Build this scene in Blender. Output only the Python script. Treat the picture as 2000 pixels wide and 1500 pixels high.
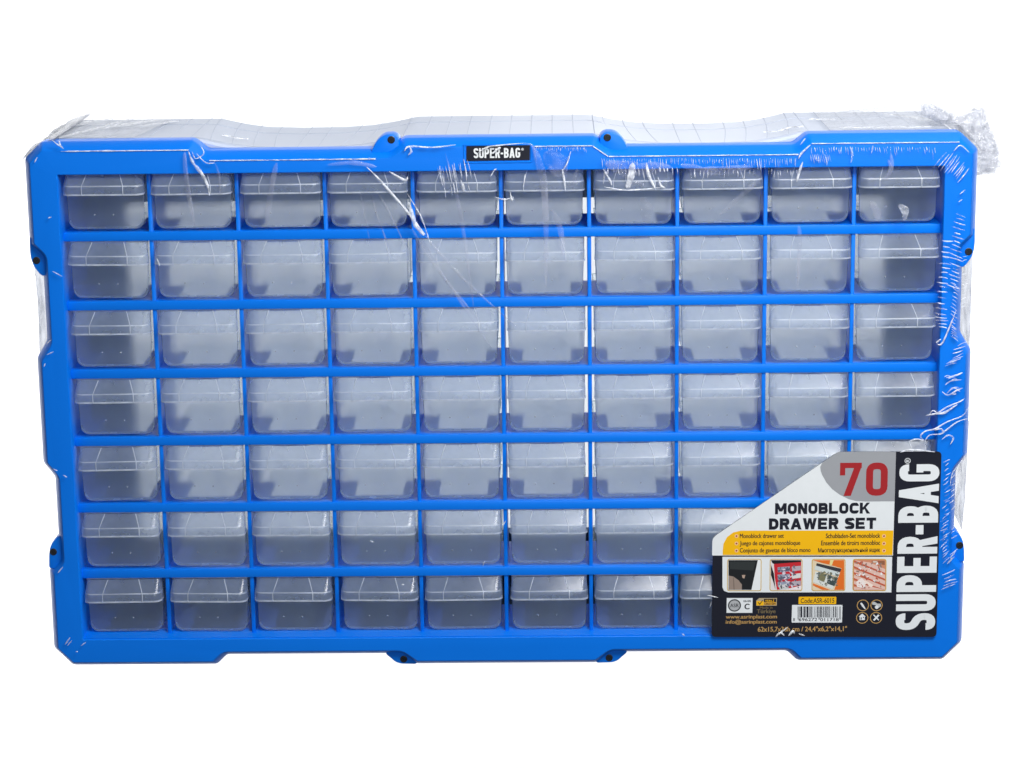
import bpy, bmesh, math, random
from mathutils import Vector, Matrix, noise
random.seed(7)
for o in list(bpy.data.objects): bpy.data.objects.remove(o)
S = 0.001                                     # everything below is written in millimetres
scn = bpy.context.scene
COL = scn.collection
# ------------------------------------------------------------------ camera
CAM_POS = Vector((36.266584, -1556.256482, 562.158078))
FWD = Vector((-0.01868261, 0.97352648, -0.22780947)); UP = Vector((0.00856359, 0.22799669, 0.97362425))
RIGHT = FWD.cross(UP).normalized(); FPX = 4735.731
cd = bpy.data.cameras.new('camera'); cam = bpy.data.objects.new('camera', cd); COL.objects.link(cam)
cam.matrix_world = Matrix(((RIGHT.x, UP.x, -FWD.x, CAM_POS.x*S), (RIGHT.y, UP.y, -FWD.y, CAM_POS.y*S), (RIGHT.z, UP.z, -FWD.z, CAM_POS.z*S), (0, 0, 0, 1)))
cd.sensor_width = 36; cd.lens = 36*FPX/2000; cd.clip_start = 0.05; cd.clip_end = 60
scn.camera = cam
def at(u, v, y):
    """measured point (u, v) of the 2000x1500 photograph, on the vertical plane at depth y mm"""
    d = RIGHT*((u-1000)/FPX) - UP*((v-750)/FPX) + FWD
    t = (y-CAM_POS.y)/d.y
    p = CAM_POS+d*t
    return p.x, p.z
# ------------------------------------------------------------------ world, lamps, exposure
w = bpy.data.worlds.new('World'); scn.world = w; w.use_nodes = True
bg = w.node_tree.nodes['Background']; bg.inputs[0].default_value = (0.80, 0.88, 1.0, 1); bg.inputs[1].default_value = 0.18
def area(name, loc, target, sx, sy, power, color=(1, 1, 1)):
    l = bpy.data.lights.new(name, 'AREA'); l.shape = 'RECTANGLE'; l.size = sx; l.size_y = sy; l.energy = power; l.color = color
    o = bpy.data.objects.new(name, l); COL.objects.link(o); o.location = loc
    o.rotation_euler = (Vector(target)-Vector(loc)).to_track_quat('-Z', 'Y').to_euler(); return o
area('key_softbox', (0.42, -0.72, 1.02), (0.10, 0, 0.25), 0.6, 0.4, 16.5, (1.0, 0.99, 0.98))
area('fill_softbox', (0.45, -2.1, 0.75), (0.15, 0, 0.2), 1.0, 1.0, 8.6, (0.90, 0.95, 1.0))
area('top_softbox', (0.50, 0.10, 1.3), (0.15, 0.05, 0.3), 0.7, 0.5, 1.3)
area('added_back_lamp', (0.10, 0.75, 0.30), (0.05, 0.15, 0.22), 0.25, 0.2, 0.9)  # added lamp behind the cabinet, out of view; brightens the back panel's centre
area('backdrop_lamp', (-1.15, 0.5, 0.1), (-1.15, 1.35, 0.1), 0.9, 2.4, 37)
area('backdrop_lamp', (1.15, 0.5, 0.1), (1.15, 1.35, 0.1), 0.9, 2.4, 37)
scn.view_settings.view_transform = 'Standard'; scn.view_settings.look = 'None'
scn.view_settings.exposure = 0; scn.view_settings.gamma = 1
scn.render.engine = 'CYCLES'
scn.cycles.transparent_max_bounces = 64; scn.cycles.max_bounces = 10; scn.cycles.diffuse_bounces = 5; scn.cycles.glossy_bounces = 4
scn.cycles.caustics_reflective = False; scn.cycles.caustics_refractive = True; scn.cycles.sample_clamp_indirect = 4
scn.cycles.use_denoising = True
# ------------------------------------------------------------------ materials
def nt(name):
    m = bpy.data.materials.new(name); m.use_nodes = True; t = m.node_tree; t.nodes.clear()
    return m, t, t.nodes.new('ShaderNodeOutputMaterial')
def plastic(name, col, rough=0.4, spec=0.5, var=0.06, scale=60, bump=0.0, bscale=900, transl=0.0):
    m, t, out = nt(name); N = t.nodes; L = t.links
    p = N.new('ShaderNodeBsdfPrincipled'); p.inputs['Roughness'].default_value = rough; p.inputs['Specular IOR Level'].default_value = spec
    tc = N.new('ShaderNodeTexCoord'); nz = N.new('ShaderNodeTexNoise'); nz.inputs['Scale'].default_value = scale; nz.inputs['Detail'].default_value = 4
    L.new(tc.outputs['Object'], nz.inputs['Vector'])
    mx = N.new('ShaderNodeMix'); mx.data_type = 'RGBA'
    mx.inputs[6].default_value = tuple(c*(1-var) for c in col)+(1,); mx.inputs[7].default_value = tuple(min(1, c*(1+var)) for c in col)+(1,)
    L.new(nz.outputs['Fac'], mx.inputs[0]); L.new(mx.outputs[2], p.inputs['Base Color'])
    if bump:
        n2 = N.new('ShaderNodeTexNoise'); n2.inputs['Scale'].default_value = bscale; L.new(tc.outputs['Object'], n2.inputs['Vector'])
        b = N.new('ShaderNodeBump'); b.inputs['Strength'].default_value = bump; b.inputs['Distance'].default_value = 0.0003
        L.new(n2.outputs['Fac'], b.inputs['Height']); L.new(b.outputs[0], p.inputs['Normal'])
    if transl:
        tr = N.new('ShaderNodeBsdfTranslucent'); L.new(mx.outputs[2], tr.inputs['Color'])
        ms = N.new('ShaderNodeMixShader'); ms.inputs[0].default_value = transl
        L.new(p.outputs[0], ms.inputs[1]); L.new(tr.outputs[0], ms.inputs[2]); L.new(ms.outputs[0], out.inputs[0])
    else: L.new(p.outputs[0], out.inputs[0])
    return m
def clear(name, fac, tint, body, gloss=0.06, rough=0.12, var=0.0, scale=120, bump=0.0, bscale=300, bdist=0.002, transl=0.5, blur=0.0):
    """a thin see-through sheet: mostly transparent, FAC of it scatters, plus a weak clear reflection"""
    m, t, out = nt(name); N = t.nodes; L = t.links
    tp = N.new('ShaderNodeBsdfTransparent'); tp.inputs[0].default_value = tint+(1,)
    if blur:                                          # frosted: most of what passes is spread a little
        rf = N.new('ShaderNodeBsdfRefraction'); rf.inputs['IOR'].default_value = 1.14; rf.inputs['Roughness'].default_value = 0.42; rf.inputs[0].default_value = tint+(1,)
        m0 = N.new('ShaderNodeMixShader'); m0.inputs[0].default_value = blur; L.new(tp.outputs[0], m0.inputs[1]); L.new(rf.outputs[0], m0.inputs[2]); tp = m0
    df = N.new('ShaderNodeBsdfDiffuse'); df.inputs[0].default_value = body+(1,)
    tl = N.new('ShaderNodeBsdfTranslucent'); tl.inputs[0].default_value = body+(1,)
    m1 = N.new('ShaderNodeMixShader'); m1.inputs[0].default_value = transl; L.new(df.outputs[0], m1.inputs[1]); L.new(tl.outputs[0], m1.inputs[2])
    m2 = N.new('ShaderNodeMixShader'); m2.inputs[0].default_value = fac; L.new(tp.outputs[0], m2.inputs[1]); L.new(m1.outputs[0], m2.inputs[2])
    tc = N.new('ShaderNodeTexCoord')
    if var:
        nz = N.new('ShaderNodeTexNoise'); nz.inputs['Scale'].default_value = scale; nz.inputs['Detail'].default_value = 3
        L.new(tc.outputs['Object'], nz.inputs['Vector'])
        r = N.new('ShaderNodeMapRange'); r.inputs[1].default_value = 0.35; r.inputs[2].default_value = 0.65
        r.inputs[3].default_value = fac*(1-var); r.inputs[4].default_value = min(1, fac*(1+var)); L.new(nz.outputs['Fac'], r.inputs[0]); L.new(r.outputs[0], m2.inputs[0])
    gl = N.new('ShaderNodeBsdfGlossy'); gl.inputs['Roughness'].default_value = rough
    lw = N.new('ShaderNodeLayerWeight'); lw.inputs['Blend'].default_value = 0.25
    mm = N.new('ShaderNodeMapRange'); mm.inputs[3].default_value = gloss; mm.inputs[4].default_value = min(1, gloss*6); L.new(lw.outputs['Facing'], mm.inputs[0])
    m3 = N.new('ShaderNodeMixShader'); L.new(mm.outputs[0], m3.inputs[0]); L.new(m2.outputs[0], m3.inputs[1]); L.new(gl.outputs[0], m3.inputs[2])
    if bump:
        n2 = N.new('ShaderNodeTexNoise'); n2.inputs['Scale'].default_value = bscale; n2.inputs['Detail'].default_value = 3; L.new(tc.outputs['Object'], n2.inputs['Vector'])
        b = N.new('ShaderNodeBump'); b.inputs['Strength'].default_value = bump; b.inputs['Distance'].default_value = bdist
        L.new(n2.outputs['Fac'], b.inputs['Height']); L.new(b.outputs[0], gl.inputs['Normal'])
    L.new(m3.outputs[0], out.inputs[0]); return m
def ink(name, col, rough=0.35): return plastic(name, col, rough, 0.4, 0.03, 200)
M = dict(
    blue=plastic('blue_plastic', (0.0003, 0.180, 0.79), 0.33, 0.28, 0.05, 25, 0.25, 1400),
    grey=plastic('pale_grey_plastic', (0.53, 0.58, 0.69), 0.5, 0.3, 0.05, 20, 0.2, 900),
    grey_line=plastic('grey_bead', (0.46, 0.505, 0.61), 0.6, 0.2, 0.15, 60),
    grey_thin=plastic('thin_pale_grey_plastic', (0.80, 0.82, 0.84), 0.5, 0.3, 0.06, 18, 0, 900, 0.74),
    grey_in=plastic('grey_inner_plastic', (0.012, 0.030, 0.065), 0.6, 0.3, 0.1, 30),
    screw=plastic('black_screw', (0.015, 0.016, 0.02), 0.4, 0.5, 0.2, 300),
    frost=clear('frosted_side_walls', 0.30, (0.94, 0.96, 0.965), (0.69, 0.80, 0.86), 0.015, 0.25, 0.1, 45, 0.3, 60, 0.002, 0.75),
    front=clear('frosted_front_wall', 0.48, (0.94, 0.955, 0.965), (0.66, 0.80, 0.93), 0.03, 0.2, 0.15, 45, 0.15, 60, 0.002, 0.84, 0.8),
    soft=clear('soft_crease_glint', 0.34, (0.98, 0.98, 1.0), (0.93, 0.96, 1.0), 0.06, 0.12, 0.6, 260, 0.8, 700, 0.002, 0.3),  # fainter glint put into the pale crease colour
    hood=clear('frosted_clear_pull', 0.32, (0.95, 0.965, 0.985), (0.72, 0.84, 1.0), 0.035, 0.2, 0.15, 60, 0.1, 60, 0.002, 0.65),
    edge=clear('frosted_edge', 0.64, (0.95, 0.97, 1.0), (0.90, 0.95, 1.0), 0.08, 0.2, 0.3, 90),
    crease_glint=clear('film_crease_glint', 0.72, (0.98, 0.98, 1.0), (0.93, 0.96, 1.0), 0.10, 0.1, 0.5, 260, 0.8, 700, 0.002, 0.15),  # whitened so folds carry their glints in the colour, under any lamp
    sheen=clear('painted_film_sheen', 0.13, (0.99, 0.99, 1.0), (0.93, 0.92, 1.0), 0.05, 0.2, 0.9, 50, 0.5, 200, 0.002),  # glare and soft reflections put into the film as pale colour
    film=clear('clear_film', 0.12, (0.965, 0.97, 0.98), (0.80, 0.83, 0.9), 0.06, 0.08, 0.6, 90, 0.9, 150, 0.004),
    dense=clear('gathered_film', 0.38, (0.70, 0.72, 0.77), (0.45, 0.48, 0.54), 0.07, 0.1, 0.5, 70, 0.9, 150, 0.004),
    cloudy=clear('crumpled_film', 0.28, (0.95, 0.955, 0.97), (0.78, 0.80, 0.86), 0.06, 0.12, 0.7, 160, 1.0, 260, 0.004),
    ink_black=ink('black_ink', (0.010, 0.011, 0.020)), ink_white=ink('white_card', (0.77, 0.80, 0.81)), ink_grey=ink('grey_ink', (0.33, 0.34, 0.36)),
    ink_red=ink('red_ink', (0.36, 0.018, 0.022)), ink_yellow=ink('yellow_ink', (0.90, 0.48, 0.003)), ink_gold=ink('gold_ink', (0.50, 0.30, 0.10)),
    ink_dull=ink('dull_gold_ink', (0.17, 0.13, 0.07)),
)
_pc = {}
def pic(c):
    if c not in _pc: _pc[c] = ink('print_%s' % len(_pc), c)
    return _pc[c]
# ------------------------------------------------------------------ mesh helpers
def obj(name, bm, mat, parent=None, smooth=False, angle=35):
    me = bpy.data.meshes.new(name); bm.to_mesh(me); bm.free()
    for v in me.vertices: v.co = v.co*S
    for m in (mat if isinstance(mat, (list, tuple)) else [mat]): me.materials.append(m)
    if smooth:
        me.shade_smooth(); me.set_sharp_from_angle(angle=math.radians(angle))
    o = bpy.data.objects.new(name, me); COL.objects.link(o)
    if parent: o.parent = parent
    return o
def empty(name, label, cat, loc=(0, 0, 0)):
    o = bpy.data.objects.new(name, None); COL.objects.link(o); o['label'] = label; o['category'] = cat; return o
def box(bm, x0, x1, y0, y1, z0, z1, bev=0.0, mi=0):
    r = bmesh.ops.create_cube(bm, size=1)
    for v in r['verts']: v.co = Vector(((x0+x1)/2+v.co.x*(x1-x0), (y0+y1)/2+v.co.y*(y1-y0), (z0+z1)/2+v.co.z*(z1-z0)))
    fs = {f for v in r['verts'] for f in v.link_faces}
    for f in fs: f.material_index = mi
    if bev: bmesh.ops.bevel(bm, geom=list({e for f in fs for e in f.edges}), offset=bev, segments=2, profile=0.5, affect='EDGES')
def loops(bm, rings, closed=True, mi=0):
    """skin consecutive rings (lists of xyz) with quads"""
    vs = [[bm.verts.new(p) for p in r] for r in rings]
    n = len(rings[0])
    for a, b in zip(vs, vs[1:]):
        for i in range(n if closed else n-1):
            f = bm.faces.new((a[i], a[(i+1) % n], b[(i+1) % n], b[i])); f.material_index = mi
    return vs
def inset(poly, d):
    """polygon (x,z), counter-clockwise, moved inwards by d with mitred corners"""
    out = []; n = len(poly)
    for i in range(n):
        a, b, c = Vector(poly[i-1]), Vector(poly[i]), Vector(poly[(i+1) % n])
        e1 = (b-a).normalized(); e2 = (c-b).normalized()
        n1 = Vector((-e1.y, e1.x)); n2 = Vector((-e2.y, e2.x)); k = 1+n1.dot(n2)
        out.append(tuple(b+(n1+n2)*d/max(k, 0.3)))
    return out
def rounded(poly, r, seg=4):
    out = []; n = len(poly)
    for i in range(n):
        a, b, c = Vector(poly[i-1]), Vector(poly[i]), Vector(poly[(i+1) % n])
        rr = min(r, (a-b).length*0.45, (c-b).length*0.45)
        p = b+(a-b).normalized()*rr; q = b+(c-b).normalized()*rr
        for k in range(seg+1):
            t = k/seg; out.append(tuple(p*(1-t)**2+b*2*t*(1-t)+q*t*t))
    return out
def R3(poly, y): return [(p[0], y, p[1]) for p in poly]
# ------------------------------------------------------------------ backdrop
bm = bmesh.new()
prof = [(1350, -1900), (1350, 2600)]
loops(bm, [[(-3500, y, z) for y, z in prof], [(3500, y, z) for y, z in prof]], closed=False)
bd = obj('backdrop', bm, plastic('white_paper', (0.85, 0.85, 0.85), 0.8, 0.1, 0.01, 5)); bd['kind'] = 'structure'
# ------------------------------------------------------------------ the cabinet
cab = empty('drawer_cabinet', 'blue framed cabinet of seventy small clear drawers with a pale grey shell, wrapped in film', 'drawer cabinet')
half = [(62, 360), (72, 353), (191, 353), (199.5, 360), (298.5, 360), (310, 349), (310, 292), (302, 284), (302, 228), (309.5, 216),
        (309.5, 144), (302, 134), (302, 77), (309.5, 69), (309.5, 13), (297, 0), (198, 0), (191, 7), (72, 7), (62, -0.5)]
outline = [(x, z) for x, z in reversed(half)] + [(-x, z) for x, z in half]      # counter-clockwise
outl = rounded(outline, 2.2, 3)
opening = rounded([(-288, 20.8), (288, 20.8), (288, 339.6), (-288, 339.6)], 1.2, 3)
bm = bmesh.new()
BEV = 5.4
vs = loops(bm, [R3(outl, 26), R3(outl, 13.2), R3(inset(outl, .35), 12), R3(inset(outl, BEV-0.9), 4.1), R3(inset(outl, BEV-.3), 3.6), R3(inset(outl, BEV+0.4), 3.5)])
front_ring = vs[-1]
inn = loops(bm, [R3(opening, 3.5), R3(inset(opening, 0.25), 3.65), R3(inset(opening, 0.6), 4.3), R3(inset(opening, 0.9), 11), R3(inset(opening, 0.9), 19)])
edges = []
for ring in (front_ring, inn[0]):
    for i in range(len(ring)):
        e = bm.edges.get((ring[i], ring[(i+1) % len(ring)])); edges.append(e)
bmesh.ops.triangle_fill(bm, use_beauty=True, use_dissolve=False, edges=edges, normal=(0, -1, 0))
bmesh.ops.recalc_face_normals(bm, faces=bm.faces)
obj('front_frame', bm, M['blue'], cab, True, 28)
def tab(pts):
    """screw boss plate standing a step below the face, filling the notch"""
    if sum(a[0]*b[1]-b[0]*a[1] for a, b in zip(pts, pts[1:]+pts[:1])) < 0: pts = pts[::-1]
    pts = rounded(pts, 2.0, 3); bm = bmesh.new()
    v = loops(bm, [R3(pts, 25), R3(pts, 10.2), R3(inset(pts, 0.4), 9.4), R3(inset(pts, 0.9), 9.2)])
    bm.faces.new(v[-1])
    bmesh.ops.recalc_face_normals(bm, faces=bm.faces)
    obj('screw_boss', bm, M['blue'], cab, True, 30)
TT = [(84, 346), (83.5, 352), (80.5, 357.5), (77.5, 360.8), (74, 362.6), (69, 362.7), (66.3, 361.4), (64.8, 359), (64.8, 346)]
TB = [(84, 14), (82, 7), (79, 4.6), (76, 1.6), (72, 0.2), (66, 0.1), (61.5, -0.1), (60, 3), (60, 14)]
TU = [(299, 298), (309.3, 298), (309.6, 288), (309.2, 283), (307.5, 277.5), (303, 271.5), (296, 271.5)]
TL = [(296, 93.5), (302, 93), (305.8, 89), (307.8, 85), (308.7, 80), (309.3, 70), (299, 70)]
def screw(cx, cz):
    bm = bmesh.new()
    ring = lambda r, y: [(cx+r*math.cos(t*math.tau/20), y, cz+r*math.sin(t*math.tau/20)) for t in range(20)]
    v = loops(bm, [ring(2.45, 9.3), ring(2.45, 8.9), ring(2.1, 8.7), ring(1.8, 8.7), ring(1.6, 9.1)]); bm.faces.new(v[-1])
    for a in (0.4, 0.4+math.pi/2):
        c, s = math.cos(a), math.sin(a); q = [(-1.3, -.25), (1.3, -.25), (1.3, .25), (-1.3, .25)]
        r1 = [(cx+x*c-z*s, 9.05, cz+x*s+z*c) for x, z in q]; r2 = [(p[0], 8.75, p[2]) for p in r1]; v = loops(bm, [r1, r2]); bm.faces.new(v[-1])
    bmesh.ops.recalc_face_normals(bm, faces=bm.faces)
    obj('screw', bm, M['screw'], cab, True)
for sx in (-1, 1):
    for T in (TT, TB, TU, TL): tab([(sx*x, z) for x, z in T])
    screw(sx*70, 359.2); screw(sx*70, 3.9)
    for z in (282, 82): screw(sx*305.4, z)
# shelves and dividers
XC = [-258.41+57.53*k for k in range(10)]; DX = [-229.65+57.53*k for k in range(9)]
ZS = [300.06-46.313*j for j in range(7)]; ZS[6] = 22.2
def runners(bm, z):
    for k in range(10):
        l = -287.6 if k == 0 else DX[k-1]; r = 287.6 if k == 9 else DX[k]
        for a, b in ((l, XC[k]-16.5), (XC[k]+16.5, r)):
            ring = [(a, 19, z), (b, 19, z), (b, 71, z), (a, 71, z)]
            v = loops(bm, [ring, [(p[0], p[1], z-1.6) for p in ring]]); bm.faces.new(v[0]); bm.faces.new(v[1])
for j in range(6):
    z = ZS[j]; bm = bmesh.new()
    box(bm, -287.4, 287.4, 11, 20, z-6.2, z, 0.8)
    for k in range(10): box(bm, XC[k]-10.8, XC[k]+10.8, 20.2, 22, z-9.2, z-1.0)
    runners(bm, z-0.25); box(bm, -287.4, 287.4, 20.05, 33, z-2.2, z-0.9)
    bmesh.ops.recalc_face_normals(bm, faces=bm.faces)
    obj('shelf', bm, M['blue'], cab, True, 30)
bm = bmesh.new(); runners(bm, ZS[6]-0.2)
loops(bm, [[(-287.2, 5.2, 20.2), (-287.2, 4.4, 21.75), (-287.2, 19.4, 23.4), (-287.2, 19.4, 18)], [(287.2, 5.2, 20.2), (287.2, 4.4, 21.75), (287.2, 19.4, 23.4), (287.2, 19.4, 18)]])
bmesh.ops.recalc_face_normals(bm, faces=bm.faces)
obj('bottom_shelf', bm, M['blue'], cab, True, 30)
bm = bmesh.new()
for k in range(10): box(bm, XC[k]-10.8, XC[k]+10.8, 20.2, 22, 336.6, 345)
box(bm, -287.3, 287.3, 13, 60, 343, 345)
bmesh.ops.recalc_face_normals(bm, faces=bm.faces)
obj('top_rail_stops', bm, M['blue'], cab, True, 30)
for x in DX:
    bm = bmesh.new()
    box(bm, x-1.3, x+1.3, 12.2, 17, 19, 342, 0.5)
    box(bm, x-0.7, x+0.7, 17, 77.5, 19, 342)
    obj('divider', bm, M['blue'], cab, True, 30)
# grey shell: the outline behind the frame, drawn back 150 mm
hs = [(60, 358.5), (76, 355.2), (92, 352.8), (110, 351.6), (140, 351.2), (165, 352.2), (182, 354.8), (198, 358.5), (297.5, 358.5), (308, 348), (308, 290), (305, 280), (301.5, 268), (300.5, 250),
      (301.5, 236), (305, 224), (307.5, 214), (307.5, 146), (305, 138), (300.5, 122), (300, 105), (301.5, 90), (305, 78), (307.5, 68), (307.5, 14), (296, 1.5), (198, 1.5), (180, 7), (150, 9), (90, 8), (62, 1.5)]
sh = rounded([(x, z) for x, z in reversed(hs)]+[(-x, z) for x, z in hs], 2.5, 2)
bm = bmesh.new()
v = loops(bm, [R3(inset(sh, 9), 27), R3(inset(sh, 1.5), 26.5), R3(sh, 28), R3(inset(sh, 0.6), 32), R3(inset(sh, 0.8), 146), R3(inset(sh, 1.8), 151), R3(inset(sh, 5), 154.5), R3(inset(sh, 9), 155.5)])
bmesh.ops.recalc_face_normals(bm, faces=bm.faces)
obj('shell', bm, M['grey'], cab, True, 40)
def slab(name, mat, x0, x1, y0, y1, z0, z1, bev=0.0):
    bm = bmesh.new(); box(bm, x0, x1, y0, y1, z0, z1, bev); return obj(name, bm, mat, cab)
bm = bmesh.new(); v = [bm.verts.new(p) for p in ((-298.5, 153, 8), (298.5, 153, 8), (298.5, 153, 351), (-298.5, 153, 351))]; bm.faces.new(v)
obj('back_panel', bm, M['grey_thin'], cab)
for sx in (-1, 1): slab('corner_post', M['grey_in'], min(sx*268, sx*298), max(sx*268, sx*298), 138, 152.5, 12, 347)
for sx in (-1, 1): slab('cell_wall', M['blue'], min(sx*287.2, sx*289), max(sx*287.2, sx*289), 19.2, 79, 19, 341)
slab('top_shade_bar', plastic('grey_shade_bar', (0.16, 0.18, 0.21), 0.6, 0.3, 0.2, 30), -267.9, 267.9, 146, 152.5, 299, 347)  # added opaque bar, darkens the view through the top row
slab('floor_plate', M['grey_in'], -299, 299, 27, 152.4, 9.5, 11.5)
slab('bottom_shade_bar', M['grey_in'], -267.9, 267.9, 146, 152.5, 11.6, 54)  # added dark bar, shades what shows through the lower rows
# embossed grid on the shell top
def ztop(x):
    x = abs(x); pts = [(0, 358.5)]+hs[:9]+[(300, 358.5)]
    for (a, za), (b, zb) in zip(pts, pts[1:]):
        if a <= x <= b: t = (x-a)/(b-a); t = t*t*(3-2*t) if abs(za-zb) > 3 and b < 80 else t; return za+(zb-za)*t
    return 358.5
def ridge(bm, pts, w, h, mi=0):
    """low rounded bead along pts (xyz) lying on an upward face"""
    rings = []
    for i, p in enumerate(pts):
        a = Vector(pts[max(i-1, 0)]); b = Vector(pts[min(i+1, len(pts)-1)]); d = (b-a).normalized()
        s = d.cross(Vector((0, 0, 1))).normalized()*w/2; p = Vector(p)
        rings.append([tuple(p-s), tuple(p-s*0.4+Vector((0, 0, h))), tuple(p+s*0.4+Vector((0, 0, h))), tuple(p+s)])
    loops(bm, rings, closed=False, mi=mi)
bm = bmesh.new(); k = 0
x = -290.0
while x < 295:
    k += 1
    slope = ztop(x+2)-ztop(x-2)
    bow = 7*(-1 if slope < -0.15 else 1 if slope > 0.15 else 0)*(1 if abs(x) > 70 else 0)
    pts = []
    for y in range(34, 150, 5):
        t = (y-34)/115; xx = x+bow*math.sin(t*math.pi*0.5); pts.append((xx, y, ztop(xx)-0.75))
    ridge(bm, pts, 0.6, 0.3); x += 14.1
for y in (112,): ridge(bm, [(xx, y+0.6*math.sin(xx*0.05), ztop(xx)-0.75) for xx in range(-296, 297, 4)], 0.6, 0.3)
ridge(bm, [(xx, 36, ztop(xx)-0.7) for xx in range(-296, 297, 4)], 3.5, 0.9)
for f in bm.faces: f.smooth = True
obj('embossed_grid', bm, M['grey_line'], cab)
# nameplate on the top rail
F = bpy.data.fonts[0] if bpy.data.fonts else None
def text(name, s, u0, v0, u1, v1, y, mat, parent, bold=0.0, rot=False, depth=0.0, px=True):
    """flat lettering fitted into the measured box"""
    c = bpy.data.curves.new(name, 'FONT'); c.body = s; c.size = 1; c.resolution_u = 4; c.fill_mode = 'FRONT'
    o = bpy.data.objects.new(name, c); COL.objects.link(o)
    dg = bpy.context.evaluated_depsgraph_get(); me = bpy.data.meshes.new_from_object(o.evaluated_get(dg))
    bpy.data.objects.remove(o); bpy.data.curves.remove(c)
    if bold:                                          # heavier strokes: copies of the letters a hair apart
        b_ = bmesh.new(); b_.from_mesh(me); base = list(b_.faces)
        for n_, (dx, dy) in enumerate(((bold, 0), (-bold, 0), (0, bold*.7))):
            g = bmesh.ops.duplicate(b_, geom=base+list({v for f in base for v in f.verts}))
            for v in g['geom']:
                if isinstance(v, bmesh.types.BMVert): v.co += Vector((dx, dy, 0.01*(n_+1)))
        b_.to_mesh(me); b_.free()
    lay = [v.co.z for v in me.vertices]
    if rot: xs = [(-v.co.y, v.co.x) for v in me.vertices]
    else: xs = [(v.co.x, v.co.y) for v in me.vertices]
    ax, bx = min(p[0] for p in xs), max(p[0] for p in xs); az, bz = min(p[1] for p in xs), max(p[1] for p in xs)
    X0, Z1 = at(u0, v0, y); X1, Z0 = at(u1, v1, y)
    for v, p, q_ in zip(me.vertices, xs, lay):
        v.co = Vector(((X0+(p[0]-ax)/(bx-ax)*(X1-X0)), y-q_*0.1, Z0+(p[1]-az)/(bz-az)*(Z1-Z0)))*S
    me.name = name; me.materials.append(mat)
    q = bpy.data.objects.new(name, me); COL.objects.link(q); q.parent = parent; return q
def poly(name, pts, y, mat, parent, r=0.0, px=True, th=0.0, seg=5):
    """flat printed patch (or a thin plate when th is set) with the measured outline"""
    P = [at(u, v, y) for u, v in pts] if px else list(pts)
    if sum(a[0]*b[1]-b[0]*a[1] for a, b in zip(P, P[1:]+P[:1])) < 0: P.reverse()
    if r: P = rounded(P, r, seg)
    bm = bmesh.new()
    if th:
        v = loops(bm, [R3(P, y+th), R3(P, y)]); bm.faces.new(v[1]); bm.faces.new(list(reversed(v[0])))
    else: bm.faces.new([bm.verts.new(p) for p in R3(P, y)])
    bmesh.ops.recalc_face_normals(bm, faces=bm.faces) if th else None
    return obj(name, bm, mat, parent)

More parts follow.
